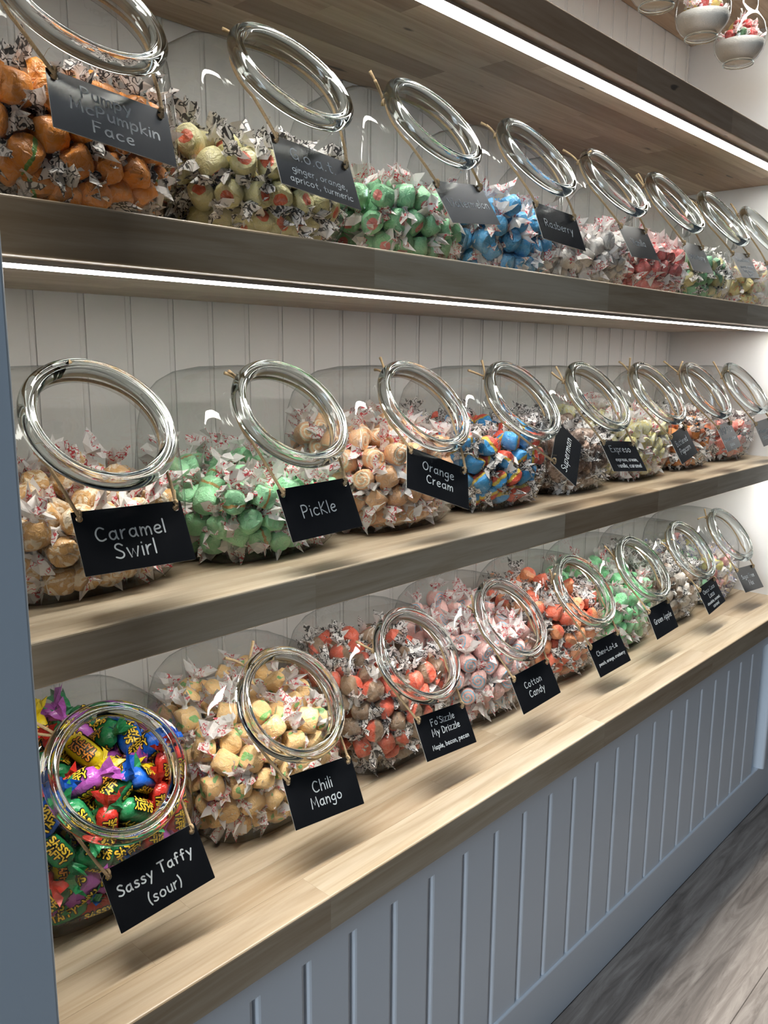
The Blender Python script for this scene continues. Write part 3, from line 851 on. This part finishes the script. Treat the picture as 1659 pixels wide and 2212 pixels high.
# lines: (text, width, x, y as shares of the card, pen, slope)
TEXT = {
'pumpkin': [('Pumpy', .40, -.04, .27, 1.15, -.02), ('McPumpkin', .72, .02, 0, 1.15, -.02), ('Face', .32, -.02, -.28, 1.15, -.02)],
'goat': [('G.o.a.t.', .60, -.02, .22, 1.0, 0), ('ginger, orange,', .68, .02, -.10, .75, 0), ('apricot, turmeric', .78, .02, -.31, .75, 0)],
'watermelon': [('Watermelon', .80, .02, -.02, .95, 0)],
'rasberry': [('Rasberry', .64, -.02, -.02, .95, 0)],
'vanilla': [('Vanilla', .46, -.02, -.02, .9, 0)],
'strawberry': [('Strawberry', .70, -.02, .02, .9, 0)],
'tropical': [('Copacabana', .68, 0, .22, .95, 0), ('coconut, passion', .70, .02, -.06, .7, 0), ('fruit, mango,', .56, .02, -.23, .7, 0), ('lime', .20, .02, -.38, .7, 0)],
'caramel': [('Caramel', .62, -.03, .10, 1.1, .015), ('Swirl', .38, -.03, -.20, 1.1, .015)],
'pickle': [('PicKle', .46, -.03, .0, 1.0, .01)],
'orange': [('Orange', .50, .0, .17, 1.0, 0), ('Cream', .42, .02, -.12, 1.0, 0)],
'superman': [('Superman', .76, -.02, .0, 1.0, 0)],
'expreso': [('Expreso', .58, -.02, .22, 1.0, 0), ('expreso, cream,', .64, .03, -.12, .75, 0), ('vanilla, caramel', .70, .04, -.32, .75, 0)],
'butter': [('Buttered', .62, -.02, .12, .95, 0), ('Popcorn', .56, -.02, -.16, .95, 0)],
'ogpog': [('O.G.P.O.G', .70, -.02, .22, .95, 0), ('passionfruit, orange,', .84, .0, -.10, .7, 0), ('guava', .30, -.02, -.30, .75, 0)],
'pom': [('Pomegranate', .80, .0, .08, .9, 0), ('Peach Lime', .70, .0, -.18, .9, 0)],
'sassy': [('Sassy Taffy', .78, -.02, .10, 1.15, .02), ('(sour)', .34, .0, -.25, 1.05, .02)],
'chili': [('Chili', .27, -.01, .13, 1.0, .01), ('Mango', .43, .0, -.15, 1.0, .01)],
'fo': [("Fo'Sizzle", .46, .0, .27, .95, .01), ('My Drizzle', .54, .01, .04, .95, .01), ('Maple, bacon, pecan', .72, .03, -.27, .85, .01)],
'cotton': [('Cotton', .42, -.04, .12, .95, 0), ('Candy', .38, -.02, -.14, .95, 0)],
'chew': [('Chew-La-La', .64, -.02, .14, 1.0, 0), ('peach, orange, cranberry', .82, .02, -.17, .8, 0)],
'apple': [('Green Apple', .76, .02, .02, 1.0, 0)],
'choco': [('Choco Coco', .62, .0, .24, .95, 0), ('Loco', .28, .02, .03, .95, 0), ('chocolate, coconut,', .70, .0, -.19, .75, 0), ('caramel', .32, .02, -.36, .75, 0)],
'sugar': [('Sugar Free', .64, -.02, .10, .95, 0), ('Mix', .22, .0, -.18, .95, 0)],
}
def rodrigues(v):
    a = Vector(v).length
    return Matrix.Rotation(a, 3, Vector(v).normalized()) if a > 1e-9 else Matrix.Identity(3)
BASIS = Matrix(((1, 0, 0), (0, 0, -1), (0, 1, 0)))
HX, HY, HR = CW / 2 - 0.0052, CH / 2 - 0.0056, 0.0026
def card_mesh():
    V, F, MI = [], [], []
    def loop(z):
        b = len(V)
        return b
    n = 12
    # the card as a strip of facets round its two holes
    cu = bpy.data.curves.new('card', 'CURVE'); cu.dimensions = '2D'; cu.fill_mode = 'BOTH'; cu.extrude = 0.0003
    def poly(pts):
        s = cu.splines.new('POLY'); s.points.add(len(pts) - 1); s.use_cyclic_u = True
        for p, q in zip(s.points, pts): p.co = (q[0], q[1], 0, 1)
    poly(rrect(-CW / 2, CW / 2, -CH / 2, CH / 2, (.0006,) * 4, 2))
    for sx in (-1, 1): poly([(sx * HX + HR * math.cos(2 * math.pi * k / n), HY + HR * math.sin(2 * math.pi * k / n)) for k in range(n)])
    o = bpy.data.objects.new('card_shape', cu); COL.objects.link(o)
    dg = bpy.context.evaluated_depsgraph_get()
    m = bpy.data.meshes.new_from_object(o.evaluated_get(dg)); bpy.data.objects.remove(o); bpy.data.curves.remove(cu)
    m.name = 'card'
    m.materials.clear(); m.materials.append(M_CARD); m.materials.append(M_EDGE)
    m.polygons.foreach_set('material_index', [0 if abs(p.normal.z) > .5 else 1 for p in m.polygons])
    return m
ME_CARD = card_mesh()

def twine_paths(r, jar, holeL, holeR, both=True):
    """cord from one hole round the neck behind the rim and back, with its knot and loose ends"""
    jl = Vector(jar)
    def neck(a, rad=0.0524, ax=-0.0118):
        return jl + RIMC + NRM * (ax + 0.0012 * math.sin(a * 3)) + (Vector((1, 0, 0)) * math.cos(a) + VUP * math.sin(a)) * rad
    aL, aR = math.radians(r.uniform(196, 212)), math.radians(r.uniform(-32, -18))
    arc = [neck(aL + (aR - aL) * k / 34) for k in range(35)]
    front = Vector((0, -0.0022, 0))
    def sag(a, b, s):
        out = []
        for k in range(1, 8):
            t = k / 8; p = a.lerp(b, t); p.z -= s * math.sin(math.pi * t); p += front * math.sin(math.pi * t) * 1.2; out.append(p)
        return out
    paths = []
    hl, hr = holeL, holeR
    pts = [hl + Vector((0.0006, 0.0025, -0.002)), hl + front + Vector((0, 0, 0.0005))] + sag(hl + front, arc[0], .002) + arc
    if both: pts += sag(arc[-1], hr + front, .002) + [hr + front + Vector((0, 0, 0.0005)), hr + Vector((-0.0006, 0.0025, -0.002))]
    paths.append((pts, 0.00135))
    # little hitch at the holes
    for h in ((hl, hr) if both else (hl,)):
        c = []
        for k in range(9):
            a = 2 * math.pi * k / 8
            c.append(h + Vector((0.0012 * math.sin(a) * .4, -0.0026 * math.cos(a), 0.0030 + 0.0030 * math.sin(a))))
        paths.append((c, 0.0011))
    # knot on the neck and two loose ends
    ak = math.radians(r.uniform(105, 160)); k0 = neck(ak, 0.0548)
    kn = []
    for k in range(14):
        a = 2 * math.pi * k / 6.5
        kn.append(k0 + Vector((0.0024 * math.cos(a), 0.0018 * math.sin(a * 1.3), 0.0024 * math.sin(a))))
    paths.append((kn, 0.0013))
    for e in range(2):
        L = r.uniform(.016, .034)
        d = Vector((r.uniform(-1, .5), r.uniform(-.4, .6), r.uniform(.15, 1))).normalized()
        c = Vector((r.uniform(-.4, .4), r.uniform(-.2, .4), r.uniform(-.9, .2))) * L * .35
        paths.append(([k0 + d * L * t + c * t * t for t in (0, .2, .4, .6, .8, 1.0)], [.0013, .0013, .0013, .0013, .0014, .0017]))
    fib = []
    allp = paths[0][0]
    for q in range(16):
        p = allp[r.randrange(2, len(allp) - 2)]
        d = Vector((r.uniform(-1, 1), r.uniform(-1, .2), r.uniform(-1, 1))).normalized() * r.uniform(.004, .010)
        b = Vector((r.uniform(-1, 1), r.uniform(-1, 1), r.uniform(-1, 1))) * .003
        fib.append(([p, p + d * .5 + b, p + d], .00013))
    return paths, fib

SHORT = {'pumpkin': 'Pumpy McPumpkin Face', 'goat': 'G.o.a.t', 'watermelon': 'Watermelon', 'rasberry': 'Rasberry', 'vanilla': 'Vanilla', 'strawberry': 'Strawberry', 'tropical': 'Copacabana', 'lemon': None,
 'caramel': 'Caramel Swirl', 'pickle': 'Pickle', 'orange': 'Orange Cream', 'superman': 'Superman', 'expreso': 'Expreso', 'butter': 'Buttered Popcorn', 'ogpog': 'O.G.P.O.G', 'pom': 'Pomegranate Peach',
 'sassy': 'Sassy Taffy', 'chili': 'Chili Mango', 'fo': "Fo'Sizzle My Drizzle", 'cotton': 'Cotton Candy', 'chew': 'Chew-La-La', 'apple': 'Green Apple', 'choco': 'Choco Coco Loco', 'sugar': 'Sugar Free Mix'}
NAMES = {'goat': 'ginger_orange', 'tropical': 'tropical', 'butter': 'popcorn', 'ogpog': 'guava', 'pom': 'pomegranate', 'fo': 'maple_bacon', 'chew': 'cranberry', 'expreso': 'coffee', 'superman': 'striped', 'choco': 'chocolate'}
LAYOUT = [['pumpkin', 'goat', 'watermelon', 'rasberry', 'vanilla', 'strawberry', 'tropical', 'lemon'],
          ['caramel', 'pickle', 'orange', 'superman', 'expreso', 'butter', 'ogpog', 'pom'],
          ['sassy', 'chili', 'fo', 'cotton', 'chew', 'apple', 'choco', 'sugar']]
FILL = {'pumpkin': .118, 'goat': .098, 'watermelon': .094, 'rasberry': .104, 'vanilla': .092, 'strawberry': .096, 'tropical': .094, 'lemon': .085,
 'caramel': .092, 'pickle': .094, 'orange': .118, 'superman': .112, 'expreso': .104, 'butter': .112, 'ogpog': .098, 'pom': .088,
 'sassy': .142, 'chili': .130, 'fo': .132, 'cotton': .134, 'chew': .134, 'apple': .124, 'choco': .116, 'sugar': .108}
COLOUR_WORDS = {'lemon': 'yellow'}
ROWNAME = ['top shelf', 'middle shelf', 'counter']

# ------------------------------------------------------------------ jars, candy and tags
for ri, row in enumerate(LAYOUT):
    for ji, key in enumerate(row):
        r = random.Random(ri * 31 + ji * 7 + 2)
        X = JX0 + PITCH * ji + r.uniform(-.001, .001); Y = ROWS[ri]['y']; Z = ROWS[ri]['z'] + 0.0004
        short = SHORT[key]
        where = ('the %s jar' % short) if short else 'the last jar of the top shelf'
        jar = empty('candy_jar', (X, Y, Z))
        filled = {'sassy': 'bright assorted sour taffy', 'sugar': 'assorted pastel taffy'}.get(key) or FL[key][6].split(' in ')[0]
        tag(jar, ('slant-mouth glass jar of %s, tagged %s' % (filled, short)) if short else 'slant-mouth glass jar of lemon yellow taffy, farthest on the top shelf', 'jar', 'slant-mouth glass candy jars')
        for nm, me in (('jar_body', ME_BODY), ('jar_rim', ME_RIM), ('jar_base', ME_BASE)): link(nm, me, jar)
        # candy
        near = ji <= 2
        pk = PACKS[(ri * 3 + ji) % len(PACKS)]
        mirror = -1 if (ri + ji // 2) % 2 else 1
        if key == 'sassy': kits = {n: sassy_kit(n, c) for n, c in SASSY}
        elif key == 'sugar': kits = {n: candy_kit('sugar_free_' + n, c, 'plain', None, None, W_B, .25, near) for n, c in SUGAR}
        else:
            b, pat, c2, c3, paper, wax, words = FL[key]
            kit = candy_kit(key, b, pat, c2, c3, paper, wax, near)
        top = FILL[key]
        pk = [(Vector((p[0] * mirror, p[1], p[2])), Vector((d[0] * mirror, d[1], d[2])).normalized()) for p, d in pk if p[2] < top - .010 + p[1] * .16]
        vis = in_view([tuple(p) for p, d in pk], (X, Y, Z))
        for (p, d), seen in zip(pk, vis):
            if not seen: continue
            spot = '%s %s' % ('low' if p.z < top * .30 else 'high' if p.z > top - .036 else 'midway', 'front' if p.y < -.02 else 'back')
            spot += ' left' if p.x < -.03 else ' right' if p.x > .03 else ' centre'
            u = d.orthogonal().normalized(); v_ = d.cross(u)
            a = r.uniform(0, 2 * math.pi)
            e2 = u * math.cos(a) + v_ * math.sin(a); e3 = d.cross(e2)
            s = r.uniform(.75, .84)
            if key == 'sassy': p = keep_inside(p, d, e2, e3, s * 1.3, .0290, .0080)
            else: p = keep_inside(p, d, e2, e3, s, .0342, .0135)
            M4 = Matrix(((d.x * s, e2.x * s, e3.x * s, X + p.x), (d.y * s, e2.y * s, e3.y * s, Y + p.y), (d.z * s, e2.z * s, e3.z * s, Z + p.z), (0, 0, 0, 1)))
            if key == 'sassy':
                M4 = M4 @ Matrix.Scale(1.30, 4)
                cn = r.choice(['red', 'red', 'blue', 'blue', 'green', 'green', 'yellow', 'purple'])
                kt, pm = kits[cn]; me, tw = kt[r.randrange(2)]
                put_candy('sour_taffy', 'shiny %s sour taffy, %s in the Sassy Taffy jar' % (cn, spot), '%s sour taffies in the Sassy Taffy jar' % cn, me, tw, M4, pm)
            elif key == 'sugar':
                cn = r.choice(['pink', 'pink', 'white', 'white', 'yellow', 'peach', 'blue', 'green'])
                me, tw = kits[cn][r.randrange(3)]
                put_candy('sugar_free_taffy', '%s taffy, %s in the Sugar Free Mix jar' % (cn, spot), '%s taffies in the Sugar Free Mix jar' % cn, me, tw, M4)
            else:
                me, tw = kit[r.randrange(3)]
                put_candy(NAMES.get(key, key) + '_taffy', '%s, %s in %s' % (words, spot, where), 'taffies in %s' % where, me, tw, M4)
        # tag
        if short is None:
            hl, hr = Vector((X - .038, .553, Z + .082)), Vector((X + .038, .553, Z + .082))
            tp = (X, .5445, Z - Z0 + .059, -.49, -.02, .0)
        else: tp = TAGP[key]
        rot = rodrigues(tp[3:]) @ BASIS
        M4 = Matrix.Translation((tp[0], tp[1], tp[2] + Z0)) @ rot.to_4x4()
        t = empty('hang_tag'); t.matrix_world = M4
        tag(t, ('black chalk tag lettered %s, hung on jute twine' % short) if short else 'blank black tag on twine at the far end of the top shelf', 'tag', 'black chalk tags on the jars')
        link('card', ME_CARD, t)
        if short:
            V, F = [], []
            for (txt, wd, cx, cy, pn, sl) in TEXT[key]:
                write(V, F, txt, wd * CW, cx * CW, cy * CH, pn * .00055, .00045, sl, maxcap=.0115)
            link('lettering', mesh('lettering', V, F), t, (M_INK,))
        hl = M4 @ Vector((-HX, HY, 0)); hr = M4 @ Vector((HX, HY, 0))
        paths, fib = twine_paths(r, (X, Y, Z), hl, hr, key != 'superman')
        inv = M4.inverted()
        me = tubes('twine', paths, 7); me.transform(inv)
        tw = link('twine', me, t, (M_TWINE,))
        if ji <= 5:
            mf = tubes('fibres', fib, 3); mf.transform(inv)
            link('fibres', mf, tw, (M_TWINE,))

# ------------------------------------------------------------------ globe jars hanging under the highest shelf
GL = [(1.195, 'nearest of the three'), (1.351, 'middle of the three'), (1.504, 'farthest of the three')]
ME_FOOT = lathe('globe_foot', [(.0243, .0036), (.0254, .002), (.0250, .0), (.0238, .0), (.0234, .0018), (.0226, .0038)], 40, True)
ME_FOOT.materials.append(M_RIM)
bowl_prof = [(.0002, .0040), (.0226, .0042), (.0310, .0100), (.0385, .0210), (.0415, .0345), (.0415, .0440), (.0385, .0590), (.0320, .0710), (.0262, .0780), (.0250, .0880), (.0250, .1180)]
ME_BOWL = lathe('globe_bowl', bowl_prof, 48); ME_BOWL.materials.append(M_GLASS)
ME_LID = lathe('globe_lid', [(.0001, .1305), (.0285, .1305), (.0295, .129), (.0295, .112), (.0285, .111), (.0262, .111), (.0262, .128), (.0001, .128)], 40)
ME_LID.materials.append(mat_simple('steel_lid', (.6, .6, .6), .3, .5, 1.0))
fill_prof = [(.0001, .0052), (.0215, .0054), (.0296, .0108), (.0368, .0214), (.0392, .0330), (.0240, .0350), (.0001, .0358)]
ME_FILL = lathe('filling', fill_prof, 32)
def mat_sugar():
    N = NT_('white_sugar'); tc = N.n('TexCoord'); n = N.noise(tc.outputs['Object'], 600, 2)
    return N.done(N.pbr((.62, .61, .58), .7, N.bump(n, .8, .001)))
ME_FILL.materials.append(mat_sugar())
gk = {n: candy_kit('hanging_' + n, c, 'plain', None, None, p, .2, False) for n, c, p in (('red', (.55, .05, .05), W_R), ('green', (.12, .30, .14), W_R), ('yellow', (.75, .55, .15), W_R))}
for gi, (gx, which) in enumerate(GL):
    r = random.Random(70 + gi)
    gz = 0.4955 + Z0
    j = empty('globe_jar', (gx, .60, gz))
    tag(j, 'round clear glass globe jar hanging under the highest shelf, ' + which, 'jar', 'hanging globe jars')
    for nm, me in (('bowl', ME_BOWL), ('foot', ME_FOOT), ('lid', ME_LID)): link(nm, me, j)
    fo = link('sugar_filling', ME_FILL, None); fo.location = (gx, .60, gz)
    tag(fo, 'white sugar filling the lower half of the globe jar, ' + which, 'sugar', None, 'stuff')
    for k in range(11):
        if k < 7: px_, py_, pz = .022 * math.cos(k * .9), .022 * math.sin(k * .9), .0445
        else: px_, py_, pz = .011 * math.cos(k * 1.57), .011 * math.sin(k * 1.57), .060
        a, b_ = r.uniform(0, 6.28), r.uniform(-.4, .4)
        cn = r.choice(['red', 'red', 'red', 'green', 'yellow'])
        me, tw = gk[cn][r.randrange(3)]
        M4 = Matrix.Translation((gx + px_, .60 + py_, gz + pz)) @ Matrix.Rotation(a, 4, 'Z') @ Matrix.Rotation(b_, 4, 'Y') @ Matrix.Rotation(a * 3, 4, 'X') @ Matrix.Scale(.50, 4)
        put_candy('small_wrapped_candy', 'small %s candy on the sugar in the globe jar, %s' % (cn, which), '%s candies in the globe jar, %s' % (cn, which), me, tw, M4)
